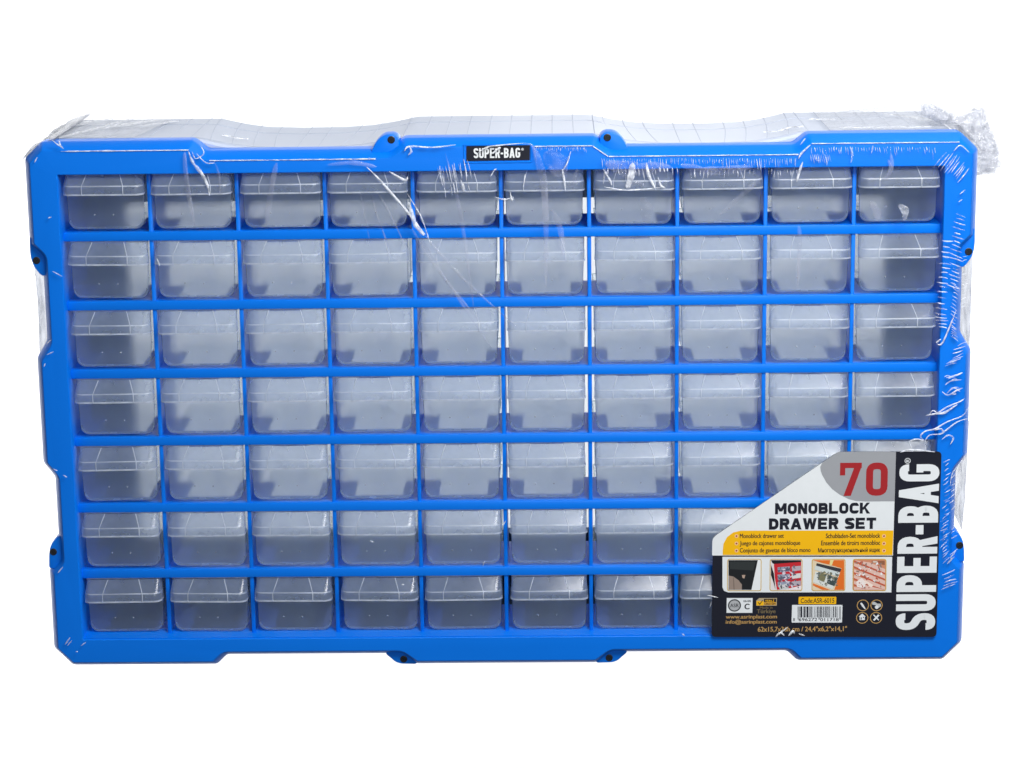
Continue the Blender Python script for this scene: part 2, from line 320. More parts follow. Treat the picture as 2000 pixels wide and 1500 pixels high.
def glyph(ch, W, t, r):
    """heavy sans capitals: ('s', points, closed) strokes and ('f', points) filled shapes in a W x 1 box"""
    h = t/2; a, b = h, W-h; X = lambda q: a+(b-a)*q; Y = lambda q: h+(1-t)*q
    S = lambda *p, c=False: ('s', [(x, y) for x, y in p], c)
    F = lambda *p: ('f', list(p), True)
    st = F((0, 0), (t, 0), (t, 1), (0, 1))
    if ch == 'S': return [S((b, .76), (b, Y(1)), (a, Y(1)), (a, .5+h*.55), (b, .5-h*.55), (b, Y(0)), (a, Y(0)), (a, .24))]
    if ch == 'U': return [S((a, 1), (a, Y(0)), (b, Y(0)), (b, 1))]
    if ch == 'P': return [st, S((t*.9, Y(1)), (b, Y(1)), (b, .40+h*.6), (t*.9, .40+h*.6))]
    if ch == 'R': return [st, S((t*.9, Y(1)), (b, Y(1)), (b, .42+h*.6), (t*.9, .42+h*.6)), F((W*.42, .45), (W*.42+t*.95, .45), (W*1.03, 0), (W*1.03-t*1.1, 0))]
    if ch == 'E': return [st]+[F((t*.9, y-h*.85), (W*.96*k, y-h*.85), (W*.96*k, y+h*.85), (t*.9, y+h*.85)) for y, k in ((h*.85, 1), (.5, .92), (1-h*.85, 1))]
    if ch == '-': return [F((0, .36), (W, .36), (W, .36+t*.9), (0, .36+t*.9))]
    if ch == 'B': return [st, S((t*.9, Y(1)), (b*.97, Y(1)), (b*.97, .5), (t*.9, .5)), S((t*.9, .5), (b, .5), (b, Y(0)), (t*.9, Y(0)))]
    if ch == 'A': return [F((0, 0), (t*1.05, 0), (W/2+t*.45, 1), (W/2-t*.5, 1)), F((W-t*1.05, 0), (W, 0), (W/2+t*.5, 1), (W/2-t*.45, 1)), F((W*.26, .2), (W*.74, .2), (W*.69, .2+t*.75), (W*.31, .2+t*.75))]
    if ch == 'G': return [S((b, .76), (b, Y(1)), (a, Y(1)), (a, Y(0)), (b, Y(0)), (b, .5)), F((W*.52, .40), (W, .40), (W, .40+t*.8), (W*.52, .40+t*.8))]
    if ch == 'C': return [S((b, .70), (b, Y(1)), (a, Y(1)), (a, Y(0)), (b, Y(0)), (b, .30))]
    if ch in 'O0': return [S((a, Y(0)), (b, Y(0)), (b, Y(1)), (a, Y(1)), c=True)]
    if ch == 'M': return [st, F((W-t, 0), (W, 0), (W, 1), (W-t, 1)), F((0, 1), (t*1.05, 1), (W/2+t*.5, .25), (W/2-t*.5, .25)), F((W-t*1.05, 1), (W, 1), (W/2+t*.5, .25), (W/2-t*.5, .25))]
    if ch == 'N': return [st, F((W-t, 0), (W, 0), (W, 1), (W-t, 1)), F((0, 1), (t*1.1, 1), (W, 0), (W-t*1.1, 0))]
    if ch == 'L': return [st, F((0, 0), (W, 0), (W, t*.9), (0, t*.9))]
    if ch == 'K': return [st, F((t*.6, .42), (W-t*1.15, 1), (W, 1), (t*1.2, .32)), F((t*1.2, .62), (W*.55, .62), (W*1.03, 0), (W-t*1.1, 0))]
    if ch == 'D': return [st, S((t*.9, Y(1)), (b, Y(1)), (b, Y(0)), (t*.9, Y(0)))]
    if ch == 'W': return [F((0, 1), (t, 1), (W*.32+t*.35, 0), (W*.32-t*.55, 0)), F((W/2-t*.45, 1), (W/2+t*.3, 1), (W*.32+t*.35, 0), (W*.32-t*.4, 0)), F((W/2-t*.3, 1), (W/2+t*.45, 1), (W*.68+t*.4, 0), (W*.68-t*.35, 0)), F((W-t, 1), (W, 1), (W*.68+t*.55, 0), (W*.68-t*.35, 0))]
    if ch == 'T': return [F((0, 1-t*.9), (W, 1-t*.9), (W, 1), (0, 1)), F((W/2-h, 0), (W/2+h, 0), (W/2+h, 1), (W/2-h, 1))]
    if ch == '7': return [F((0, 1-t*.8), (W, 1-t*.8), (W, 1), (0, 1)), F((0, .62), (t*.75, .62), (t*.75, 1), (0, 1)), F((W-t*1.0, 1-t*.5), (W, 1-t*.5), (W*.34+t*.55, 0), (W*.34-t*.5, 0))]
def letters(name, s, u0, v0, u1, v1, y, mat, parent, W=0.6, t=0.22, gap=0.09, r=0.2, rot=False, widths={}):
    bm = bmesh.new(); X = 0; quads = []
    for ch in s:
        if ch == ' ': X += W*.55; continue
        w = W*widths.get(ch, 1)
        for kind, pts, cl in glyph(ch, w, t, r):
            pts = list(pts)
            if kind == 's':
                if cl: P = rounded(pts, r, 5)
                else:
                    P = [pts[0]]
                    for i in range(1, len(pts)-1):
                        A_, B_, C_ = Vector(pts[i-1]), Vector(pts[i]), Vector(pts[i+1])
                        ra = min(r, (A_-B_).length*(.5 if i > 1 else .98)); rb = min(r, (C_-B_).length*(.5 if i < len(pts)-2 else .98)); q = min(ra, rb)
                        p = B_+(A_-B_).normalized()*q; e = B_+(C_-B_).normalized()*q
                        for k in range(6): tt = k/5; P.append(tuple(p*(1-tt)**2+B_*2*tt*(1-tt)+e*tt*tt))
                    P.append(pts[-1])
                V = [Vector(p) for p in P]; n = len(V); Lf = []; Rt = []
                for i in range(n):
                    d1 = (V[i]-V[i-1]) if (i > 0 or cl) else V[1]-V[0]; d2 = (V[(i+1) % n]-V[i]) if (i < n-1 or cl) else d1
                    if d1.length < 1e-6: d1 = d2
                    if d2.length < 1e-6: d2 = d1
                    d1 = d1.normalized(); d2 = d2.normalized(); nn = Vector((-d1.y-d2.y, d1.x+d2.x)); nn = nn/max(nn.length, 1e-6)
                    k = t/2/max(0.5, nn.dot(Vector((-d1.y, d1.x)))); Lf.append(V[i]+nn*k); Rt.append(V[i]-nn*k)
                m_ = n if cl else n-1
                for i in range(m_): quads.append([(X+p.x, p.y) for p in (Lf[i], Lf[(i+1) % n], Rt[(i+1) % n], Rt[i])])
            else: quads.append([(X+p[0], p[1]) for p in pts])
        X += w+gap
    X -= gap
    if rot: quads = [[(-b, a) for a, b in q] for q in quads]
    xs = [p[0] for q in quads for p in q]; zs = [p[1] for q in quads for p in q]
    x0, x1, z0, z1 = (-1, 0, 0, X) if rot else (0, X, 0, 1)
    A0, Z1 = at(u0, v0, y); A1, Z0 = at(u1, v1, y)
    for k, q in enumerate(quads):
        yy = y-0.0006*(k % 9)
        P = [(A0+(a-x0)/(x1-x0)*(A1-A0), yy, Z0+(b-z0)/(z1-z0)*(Z1-Z0)) for a, b in q]
        ar = sum(a[0]*b[2]-b[0]*a[2] for a, b in zip(P, P[1:]+P[:1]))
        if ar < 0: P.reverse()
        bm.faces.new([bm.verts.new(p) for p in P])
    return obj(name, bm, mat, parent)
WD = {'M': 1.25, 'W': 1.45, 'A': 1.15, '-': .55, 'K': 1.1}
np_ = poly('nameplate', [(911, 286), (1035, 284), (1035, 312.5), (911, 314.5)], 3.0, M['ink_black'], cab, 0.5, th=0.45)
letters('lettering', 'SUPER-BAG', 925, 289.5, 1016, 308, 2.9, M['ink_white'], np_, .52, .19, .08, .2, widths=WD)
text('lettering', '\u00ae', 1018, 289, 1023, 294, 2.9, M['ink_white'], np_, 0.02)
# raised surround of the nameplate
bm = bmesh.new()
A = rounded([(-23.4, 343.9), (21.4, 343.9), (21.4, 356.6), (-23.4, 356.6)], 1.2, 3)
loops(bm, [R3(A, 3.6), R3(inset(A, 0.4), 3.0), R3(inset(A, 1.0), 3.0), R3(inset(A, 1.4), 3.6)])
bmesh.ops.recalc_face_normals(bm, faces=bm.faces); obj('nameplate_rim', bm, M['blue'], cab, True, 50)
# ------------------------------------------------------------------ one drawer, then seventy
def usec(hw_t, hw_b, h, r, n=5):
    """U profile from the left rim down and round to the right rim"""
    L = [(-hw_t, h)]
    for k in range(n+1):
        a = math.pi+math.pi/2*k/n; L.append((-hw_b+r+r*math.cos(a), r+r*math.sin(a)))
    return L+[(-x, z) for x, z in reversed(L)]
def drawer_meshes():
    U = usec(25.8, 24.9, 38.2, 5.6)
    bm = bmesh.new()
    ring = lambda y, k, dz=0: [(x*k, y, z+dz) for x, z in U]
    v = loops(bm, [ring(13.6, 0.985), ring(14.3, 1.0), ring(60, 0.995), ring(128, 0.985), ring(130, 0.97)], closed=False)
    n = len(U)
    for k in (0, 4):
        rr = v[k]
        for i in range(n//2-1): bm.faces.new((rr[i], rr[i+1], rr[n-2-i], rr[n-1-i]))
    for f in bm.faces: f.material_index = 2 if f.calc_center_median().y < 14.2 else 0
    # denser rim: top edges, floor feet, dimples, inner guide ribs
    box(bm, -25.6, 25.6, 13.2, 14.6, 37.4, 38.6, 0, 1); box(bm, -25, 25, 129.2, 130, 37.6, 38.3, 0, 0)
    lo = U[1:-1]
    loops(bm, [[(x*0.99, 13.9, z+.25) for x, z in lo], [(x*0.985, 13.35, z+.45) for x, z in lo], [(x*0.955, 13.35, z+1.35) for x, z in lo], [(x*0.95, 13.7, z+1.6) for x, z in lo]], closed=False, mi=0)
    for s in (-1, 1):
        box(bm, s*25.2-0.5, s*25.2+0.5, 14.7, 128.5, 37.4, 38.4, 0, 0)
        for zz in (9.5,):
            ico = bmesh.ops.create_icosphere(bm, subdivisions=1, radius=0.6, matrix=Matrix.Translation((s*6.2-1.5, 13.5, zz)))
            for f in {f for v in ico['verts'] for f in v.link_faces}: f.material_index = 3
        box(bm, s*24.3-0.35, s*24.3+0.35, 62, 63, 3, 36, 0, 0); box(bm, s*24.3-0.35, s*24.3+0.35, 96, 97, 3, 36, 0, 0)
    body = bpy.data.meshes.new('drawer'); bm.to_mesh(body); bm.free()
    # pull: sloping hood that turns down into a band, rounded ends running back to the front panel
    def plan(hw, yf, yb, r, n=5):
        P = [(-hw, yb)]
        for k in range(n+1):
            a = math.pi+math.pi/2*k/n; P.append((-hw+r+r*math.cos(a), yf+r+r*math.sin(a)))
        return P+[(-x, y) for x, y in reversed(P)]
    bm = bmesh.new()
    A = plan(24.8, 9.5, 13.4, 2.2); B = plan(25.9, 2.9, 13.3, 5.0); C = plan(26.1, 2.4, 13.2, 5.2); D = plan(26.2, 2.3, 13.2, 5.2)
    v = loops(bm, [[(x, y, 38.1) for x, y in A], [(x, y, 30.1) for x, y in B], [(x, y, 29.4) for x, y in C], [(x, y, 24.7) for x, y in D]], closed=False, mi=0)
    D2 = plan(26.25, 2.25, 13.2, 5.2); D3 = plan(25.4, 3.1, 13.2, 4.6)
    w_ = loops(bm, [[(x, y, 24.75) for x, y in D2], [(x, y, 23.75) for x, y in D2], [(x, y, 23.75) for x, y in D3], [(x, y, 24.75) for x, y in D3]], closed=False, mi=1)
    E1 = plan(25.75, 2.75, 13.2, 5.0)
    loops(bm, [[(x, y-.05, 30.3) for x, y in E1], [(x, y-0.25, 29.45) for x, y in E1]], closed=False, mi=1)
    for s in (-1, 1):
        a = (s*10.4, 9.2, 38.2); b = (s*13.4, 2.55, 30.0); c = (s*13.5, 2.05, 29.4); d = (s*13.5, 1.95, 23.9)
        hw = 0.38
        loops(bm, [[(p[0]-hw, p[1]+0.6, p[2]), (p[0]-hw*.5, p[1]-0.15, p[2]+0.1), (p[0]+hw*.5, p[1]-0.15, p[2]+0.1), (p[0]+hw, p[1]+0.6, p[2])] for p in (a, b, c, d)], closed=False, mi=1)
    pull = bpy.data.meshes.new('pull'); bm.to_mesh(pull); bm.free()
    for me in (body, pull):
        for q in me.vertices: q.co = q.co*S
        me.shade_smooth(); me.set_sharp_from_angle(angle=math.radians(40))
    body.materials.append(M['frost']); body.materials.append(M['edge']); body.materials.append(M['front']); body.materials.append(M['soft']); pull.materials.append(M['hood']); pull.materials.append(M['edge'])
    return body, pull
body_me, pull_me = drawer_meshes()
d0 = bpy.data.objects.new('drawer', body_me); p0 = bpy.data.objects.new('pull', pull_me)
rng = random.Random(3)
for j in range(7):
    for k in range(10):
        if j == 0 and k == 0: d, p = d0, p0
        else: d, p = d0.copy(), p0.copy()
        COL.objects.link(d); COL.objects.link(p); d.parent = cab; p.parent = d
        z = ZS[j]+1.6
        d.location = ((XC[k]+rng.uniform(-0.5, 0.5))*S, rng.uniform(-0.15, 0.6)*S, z*S)
        d.rotation_euler = (rng.uniform(-.003, .006), rng.uniform(-0.010, 0.010), rng.uniform(-0.014, 0.014))
# ------------------------------------------------------------------ printed card under the film
card = poly('label_card', [(1392, 1049), (1637, 882), (1839, 882), (1829, 1244), (1390, 1244)], 1.3, M['ink_black'], None, 3.0, th=0.4)
card['label'] = 'printed black, white and yellow product card at the lower right of the blue cabinet'; card['category'] = 'label'
Y1, Y2, Y3, Y4, Y5 = 1.24, 1.18, 1.12, 1.06, 1.0
poly('white_field', [(1390.7, 1085), (1391.3, 1056), (1393, 1051), (1398, 1045.6), (1632, 885.7), (1637, 882.9), (1642, 882.2), (1750, 882.2), (1744, 1085)], Y1, M['ink_white'], card)
arc = [(1603, 920), (1606, 928), (1614, 942), (1625, 955), (1640, 966), (1658, 975), (1672, 978.5), (1690, 979.5)]
poly('grey_field', arc+[(1747, 979), (1750, 882.2), (1642, 882.2), (1637, 882.9), (1632, 885.7), (1606, 903.5), (1602, 912)], Y2, M['ink_grey'], card)
letters('number', '70', 1641, 904, 1733, 968, Y3, M['ink_red'], card, .62, .2, .13, .26)
letters('title', 'MONOBLOCK', 1514, 983, 1699, 1003, Y2, M['ink_black'], card, .88, .285, .1, .34, widths=WD)
letters('title', 'DRAWER SET', 1502, 1012.5, 1711, 1033, Y2, M['ink_black'], card, .86, .29, .1, .34, widths=WD)
ya = [(1411.5, 1084), (1411.5, 1076), (1413, 1062), (1420, 1049), (1432, 1040), (1447, 1036.5)]
poly('yellow_field', ya+[(1745, 1036), (1743, 1084)], Y2, M['ink_yellow'], card)
for (u, v, s) in ((1445, 1042.5, 'Monoblock drawer set'), (1445, 1056.5, 'Juego de cajones monobloque'), (1445, 1070.5, 'Conjunto de gavetas de bloco mono')):
    wd = {'M': 86, 'J': 118, 'C': 138}[s[0]]
    text('small_text', s, u, v, u+wd, v+(8 if s[0] == 'M' else 10.5), Y3, M['ink_black'], card, 0.022)
for (u0, v, s) in ((1613, 1042, 'Schubladen-Set monoblock'), (1604, 1056, 'Ensemble de tiroirs monobloc'), (1598, 1070, '\u041c\u043d\u043e\u0433\u043e\u03c6\u0443\u043d\u043a\u0446\u0438\u043e\u043d\u0430\u043b\u044c\u043d\u044b\u0439 \u044f\u0449\u0438\u043a')):
    text('small_text', s, u0, v, 1719, v+(8.4 if s[0] != '\u041c' else 10.5), Y3, M['ink_black'], card, 0.022)
def disc(name, u, v, r, y, mat, r2=None):
    cx, cz = at(u, v, y); n = 24
    bm = bmesh.new(); ring = lambda rr: [(cx+rr*math.cos(t*math.tau/n), y, cz+rr*math.sin(t*math.tau/n)) for t in range(n)]
    if r2 is None: bm.faces.new([bm.verts.new(p) for p in ring(r)])
    else: loops(bm, [ring(r2), ring(r)])
    return obj(name, bm, mat, card)
for v in (1047, 1061.5, 1075.5):
    for u in (1438.5, 1726.5):
        disc('bullet', u, v, 1.25, Y3, pic((0.9, 0.55, 0.30))); disc('bullet_dot', u, v, 0.6, Y4, pic((0.35, 0.06, 0.02)))
poly('picture_strip', [(1411, 1087.5), (1742.5, 1087.5), (1741, 1157), (1422, 1157), (1414, 1154), (1411, 1147)], Y1, M['ink_white'], card)
def pane_pic(u0, u1, base, shapes, speck=None):
    u0m, v0, v1 = u0, 1093, 1153
    fr = poly('picture_frame', [(u0-1.5, v0-1.5), (u1+1.5, v0-1.5), (u1+1, v1+1.5), (u0-2, v1+1.5)], Y2, pic((0.62, 0.40, 0.08)), card, 1.8)
    poly('picture', [(u0, v0), (u1, v0), (u1-.5, v1), (u0-.5, v1)], Y3, pic(base), fr, 1.4)
    y = Y4
    for c, pts in shapes:
        y -= 0.004
        q = [(min(max(u0+0.6+(u1-u0-1.4)*a, u0+.8), u1-1.2), v0+1+(v1-v0-2)*b) for a, b in pts]
        poly('print', q, y, pic(c), fr)
    rr = random.Random(int(u0)); cols = [c for c, _ in shapes][-6:]
    for n_, f_ in enumerate((0.35, 0.8, 1.5)):
        if not speck: break
        bm = bmesh.new(); c = cols[n_ % len(cols)]
        for _ in range(26):
            a, b = rr.uniform(*speck[0]), rr.uniform(*speck[1]); sz = rr.uniform(.015, .05); an = rr.uniform(0, 3)
            q = [at(u0+(u1-u0)*(a+sz*math.cos(an+t)), v0+(v1-v0)*(b+sz*1.1*math.sin(an+t)), y) for t in (0, .9, math.pi, math.pi+.9)]
            bm.faces.new([bm.verts.new((p[0], y-.004*(n_+1)-.0001*_, p[1])) for p in reversed(q)])
        o_ = obj('print_specks', bm, pic(tuple(min(.85, x*f_+.02) for x in c)), fr); o_['kind'] = 'stuff'
K = (0.012, 0.013, 0.015)
pane_pic(1422, 1486, (0.80, 0.82, 0.82), [(K, [(0, 0), (.92, 0), (.72, 1), (0, 1)]), ((0.03, 0.035, 0.035), [(.05, .05), (.85, .05), (.78, .35), (.05, .30)]),
    ((0.30, 0.23, 0.19), [(0, .52), (.15, .55), (.32, .68), (.42, .82), (.42, 1), (0, 1)]), ((0.2, 0.15, 0.12), [(.14, .58), (.17, .58), (.2, 1), (.16, 1)]), ((0.45, 0.32, 0.25), [(.42, .5), (.53, .5), (.5, .62), (.44, .6)])])
R_ = (0.55, 0.02, 0.03)
sh2 = [(K, [(0, 0), (1, 0), (1, .08), (.12, .14), (.05, .1)]), (K, [(0, .15), (.1, .45), (.15, 1), (.1, .8), (0, .5)]), (R_, [(.1, .13), (1, .06), (1, .85), (.6, .95), (.2, 1), (.13, .6)])]
for i in range(3):
    b = .24+.25*i
    sh2 += [((0.30, 0.33, 0.42), [(.22, b), (.62, b-.03), (.62, b+.14), (.23, b+.17)]), ((0.10, 0.10, 0.16), [(.25, b+.09), (.58, b+.07), (.6, b+.12), (.25, b+.15)]), ((0.45, 0.40, 0.45) if i != 1 else (0.7, 0.68, 0.66), [(.68, b-.02), (.98, b-.05), (.98, b+.1), (.7, b+.14)])]
sh2 += [((0.6, 0.62, 0.6), [(.25, .85), (.5, .8), (.6, .95), (.3, 1)]), ((0.1, 0.1, 0.1), [(.3, .86), (.36, .84), (.38, .95), (.33, .97)]), ((0.85, 0.75, 0.75), [(.55, 1), (.98, .86), (.98, 1)])]
pane_pic(1505, 1566, (0.75, 0.70, 0.68), sh2, ((.24, .9), (.22, .92)))
O_ = (0.75, 0.16, 0.02)
sh3 = [(O_, [(0, 0), (1, 0), (1, .3), (.55, .16), (.3, .1)]), ((0.04, 0.04, 0.05), [(.12, .1), (.95, .3), (.9, .42), (.1, .2)]), ((0.62, 0.68, 0.66), [(.08, .18), (.88, .42), (.82, .56), (.05, .32)]),
       (O_, [(.9, .3), (1, .2), (1, 1), (.68, 1), (.8, .6)]), ((0.70, 0.72, 0.68), [(.08, .38), (.8, .6), (.62, .98), (0, .74)]), ((0.20, 0.19, 0.10), [(.2, .4), (.44, .48), (.36, .74), (.15, .66)]), ((0.05, 0.07, 0.07), [(.5, .52), (.8, .6), (.68, .88), (.44, .78)]),
       ((0.6, 0.62, 0.58), [(.58, .6), (.64, .62), (.6, .7), (.55, .68)]), (O_, [(0, .78), (.55, 1), (.3, 1), (0, .85)]), ((0.8, 0.7, 0.3), [(.55, 0), (.66, 0), (.6, .18), (.53, .16)])]
pane_pic(1587, 1650, (0.75, 0.62, 0.42), sh3, ((.15, .78), (.4, .85)))
sh4 = []
for i in range(6):
    b = -.12+.2*i
    sh4 += [((0.75, 0.50, 0.42), [(0, max(0, b+.02)), (0.5, b+.2), (1, b+.42), (1, b+.55), (.45, b+.32), (0, max(0.01, b+.12))]), ((0.55, 0.10, 0.05), [(0, max(0, b+.12)), (.45, b+.32), (1, b+.55), (1, b+.6), (.45, b+.38), (0, max(0.02, b+.17))])]
sh4 = [(c, [(a, min(max(b, 0), 1)) for a, b in p]) for c, p in sh4]
sh4 += [((0.85, 0.75, 0.70), [(.08, .72), (.25, .6), (.4, .75), (.3, .95), (.1, .9)]), ((0.88, 0.72, 0.62), [(.36, .68), (.62, .84), (.56, .92), (.34, .78)]), ((0.3, 0.12, 0.06), [(.55, .02), (.98, .02), (.98, .16), (.75, .12)]), ((0.7, 0.6, 0.5), [(.6, .03), (.75, .03), (.78, .09), (.62, .08)])]
pane_pic(1667, 1730, (0.62, 0.25, 0.14), sh4, ((.06, .94), (.06, .94)))
# certification mark, origin mark, addresses, code, barcode, sizes, icons
poly('mark_field', [(1419.5, 1168), (1470, 1168), (1469.5, 1197), (1419, 1197)], Y1, M['ink_white'], card)
disc('ring', 1434.5, 1182.5, 4.4, Y2, pic((0.03, 0.03, 0.035)), 3.6); disc('seal', 1434.5, 1182.5, 3.6, Y2, pic((0.42, 0.43, 0.44)))
text('small_text', 'ASR', 1426, 1179, 1443, 1186, Y3, M['ink_black'], card, 0.01)
text('small_text', '100-HRE', 1452, 1172, 1467, 1176, Y2, M['ink_black'], card, 0.02)
text('small_text', 'C', 1454, 1179, 1464, 1190, Y2, M['ink_black'], card, 0.04)
poly('gold_tag', [(1477, 1173), (1483, 1168), (1517.5, 1168), (1517, 1183), (1477, 1183)], Y1, pic((0.45, 0.36, 0.22)), card)
poly('gold_tag_inner', [(1492, 1169.5), (1516, 1169.5), (1516, 1176), (1492, 1176)], Y2, M['ink_black'], card)
poly('gold_tag_lower', [(1492, 1176), (1516, 1176), (1515.5, 1181.7), (1492, 1181.7)], Y2, pic((0.65, 0.33, 0.03)), card)
poly('gold_check', [(1477.5, 1174), (1491.5, 1174), (1491.5, 1182.5), (1477.5, 1182.5)], Y2, M['ink_yellow'], card)
poly('check', [(1481, 1176), (1484, 1179), (1489, 1172), (1490, 1173), (1484, 1181.5), (1480, 1177)], Y3, M['ink_black'], card)
text('small_text', 'YERL\u0130', 1494, 1170.3, 1512, 1175.3, Y3, M['ink_yellow'], card, 0.02)
text('small_text', '\u00dcRET\u0130M', 1493.5, 1176.6, 1514.5, 1181.2, Y3, M['ink_black'], card, 0.02)
text('small_text', 'Made in', 1484, 1184.5, 1509, 1188.8, Y1, M['ink_dull'], card, 0.015)
text('small_text', 'T\u00fcrkiye', 1478, 1190, 1515, 1200, Y1, M['ink_dull'], card, 0.03)
text('small_text', 'www.asrinplast.com', 1417.5, 1201, 1517.5, 1210, Y1, M['ink_gold'], card, 0.02)
text('small_text', 'info@asrinplast.com', 1417.5, 1210.5, 1517, 1220, Y1, M['ink_gold'], card, 0.02)
text('small_text', '62x15,7x36h cm / 24,4"x6,2"x14,1"', 1480, 1224, 1654, 1234, Y1, M['ink_gold'], card, 0.022)
poly('code_field', [(1560, 1165.5), (1633.5, 1165.5), (1633, 1180), (1559.5, 1180)], Y1, M['ink_yellow'], card, 0.6)
text('small_text', 'Code:ASR-6015', 1564, 1168.5, 1629.5, 1177.5, Y2, M['ink_black'], card, 0.012)
poly('barcode_field', [(1547, 1181.5), (1645.5, 1181.5), (1644.5, 1216), (1546, 1216)], Y1, M['ink_white'], card, 0.5)
Lc = '0001101 0011001 0010011 0111101 0100011 0110001 0101111 0111011 0110111 0001011'.split()
def ean(s):
    G = [''.join('1' if b == '0' else '0' for b in c)[::-1] for c in Lc]; Rr = [''.join('1' if b == '0' else '0' for b in c) for c in Lc]
    pat = ['LLLLLL', 'LLGLGG', 'LLGGLG', 'LLGGGL', 'LGLLGG', 'LGGLLG', 'LGGGLL', 'LGLGLG', 'LGLGGL', 'LGGLGL'][int(s[0])]
    return '101'+''.join((Lc if p == 'L' else G)[int(c)] for p, c in zip(pat, s[1:7]))+'01010'+''.join(Rr[int(c)] for c in s[7:])+'101'
bits = ean('8696272011718'); bm = bmesh.new()
for i, b in enumerate(bits):
    if b == '1':
        u = 1558+i*84/95; lo = 1210 if (i < 3 or i > 91 or 45 <= i <= 49) else 1206
        q = [at(u, 1184.5, Y2), at(u+84/95, 1184.5, Y2), at(u+84/95, lo, Y2), at(u, lo, Y2)]
        bm.faces.new([bm.verts.new((p[0], Y2, p[1])) for p in reversed(q)])
obj('barcode', bm, M['ink_black'], card)
text('small_text', '8', 1549, 1207, 1552.5, 1213, Y2, M['ink_black'], card, 0.01)
text('small_text', '696272', 1560, 1207, 1596, 1213, Y2, M['ink_black'], card, 0.01)
text('small_text', '011718', 1602, 1207, 1638, 1213, Y2, M['ink_black'], card, 0.01)
for u, v in ((1685.3, 1182.3), (1712, 1182.3), (1684, 1206.7), (1711, 1206.7)): disc('icon_ring', u, v, 4.1, Y1, M['ink_gold'], 3.55)
W_ = M['ink_white']
poly('icon', [(1680, 1178), (1683, 1177), (1687, 1182), (1691, 1189.5), (1689.5, 1190), (1684, 1185)], Y2, W_, card)
poly('icon', [(1703, 1177), (1707, 1175), (1714, 1179), (1720, 1179), (1721, 1184), (1716, 1187), (1708, 1186), (1711, 1182), (1704, 1181)], Y2, pic((0.5, 0.52, 0.52)), card)
disc('icon', 1712.5, 1186, 1.2, Y3, W_)
poly('icon', [(1677, 1204.5), (1684, 1198.5), (1691, 1204.5), (1689, 1204.5), (1689, 1211), (1679, 1211), (1679, 1204.5)], Y2, W_, card)
poly('icon_door', [(1681, 1206), (1683, 1206), (1683, 1210), (1681, 1210)], Y3, M['ink_black'], card); poly('icon_door', [(1685.5, 1205), (1687.5, 1205), (1687.5, 1207), (1685.5, 1207)], Y3, M['ink_black'], card)
poly('icon', [(1705, 1201), (1707, 1200), (1717, 1210.5), (1715.5, 1212)], Y2, W_, card); poly('icon', [(1715, 1200), (1718, 1202), (1708, 1212.5), (1705, 1211)], Y3, W_, card)
letters('brand_lettering', 'SUPER-BAG', 1757, 907, 1826, 1230, Y1, M['ink_white'], card, .54, .215, .075, .24, rot=True, widths=WD)
text('brand_lettering', '\u00ae', 1767, 894.5, 1778.5, 905.5, Y1, M['ink_white'], card, 0.01, rot=True)
# ------------------------------------------------------------------ the shrink film
wrap = empty('shrink_wrap', 'clear glossy shrink film stretched round the blue cabinet, bunched up at its top right corner', 'plastic wrap')
FY = 0.7
def lens(bm, p, q, w, h, bend=0.0, n=6, y=FY, mi=0):
    """raised, pointed fold of film between two points (x, z) at depth y; or a list of points"""
    P = Vector(p); Q = Vector(q); d = Q-P; s = Vector((-d.y, d.x)).normalized()
    rings = []
    for i in range(n+1):
        t = i/n; k = math.sin(math.pi*(0.04+0.92*t))**0.7; c = P+d*t+s*bend*math.sin(math.pi*t)
        a = c-s*w*k/2; b = c+s*w*k/2
        rings.append([(a.x, y+0.15, a.y), (c.x-s.x*w*k*.2, y-h*k, c.y-s.y*w*k*.2), (c.x+s.x*w*k*.2, y-h*k, c.y+s.y*w*k*.2), (b.x, y+0.15, b.y)])
    loops(bm, rings, closed=False, mi=mi)
def path(bm, pts, w, h, y=FY, px=True, taper=True, sub=4, wob=0.0):
    """fold that follows the measured points"""
    P = [Vector(at(u, v, y)) for u, v in pts] if px else [Vector(p) for p in pts]
    C = []
    for i in range(len(P)-1):
        a = P[max(i-1, 0)]; b = P[i]; c = P[i+1]; d = P[min(i+2, len(P)-1)]
        for k in range(sub):
            t = k/sub; C.append(0.5*((2*b)+(c-a)*t+(2*a-5*b+4*c-d)*t*t+(3*b-a-3*c+d)*t**3))
    C.append(P[-1]); n = len(C)-1; rings = []
    for i, c in enumerate(C):
        d = (C[min(i+1, n)]-C[max(i-1, 0)]).normalized(); s = Vector((-d.y, d.x)); t = i/n
        k = (math.sin(math.pi*(0.03+0.94*t))**0.6 if taper else 1)*(1+wob*noise.noise(Vector((c.x*.3, c.y*.3, 0))))
        a = c-s*w*k/2; b = c+s*w*k/2
        rings.append([(a.x, y+0.15, a.y), (c.x-s.x*w*k*.2, y-h*k, c.y-s.y*w*k*.2), (c.x+s.x*w*k*.2, y-h*k, c.y+s.y*w*k*.2), (b.x, y+0.15, b.y)])
    loops(bm, rings, closed=False)
def fold(name, pts, w, h=0.3, mat='crease_glint', y=FY, wob=0.5, taper=True):
    bm = bmesh.new(); path(bm, pts, w, h, y, wob=wob, taper=taper); return obj(name, bm, M[mat], wrap, True, 80)
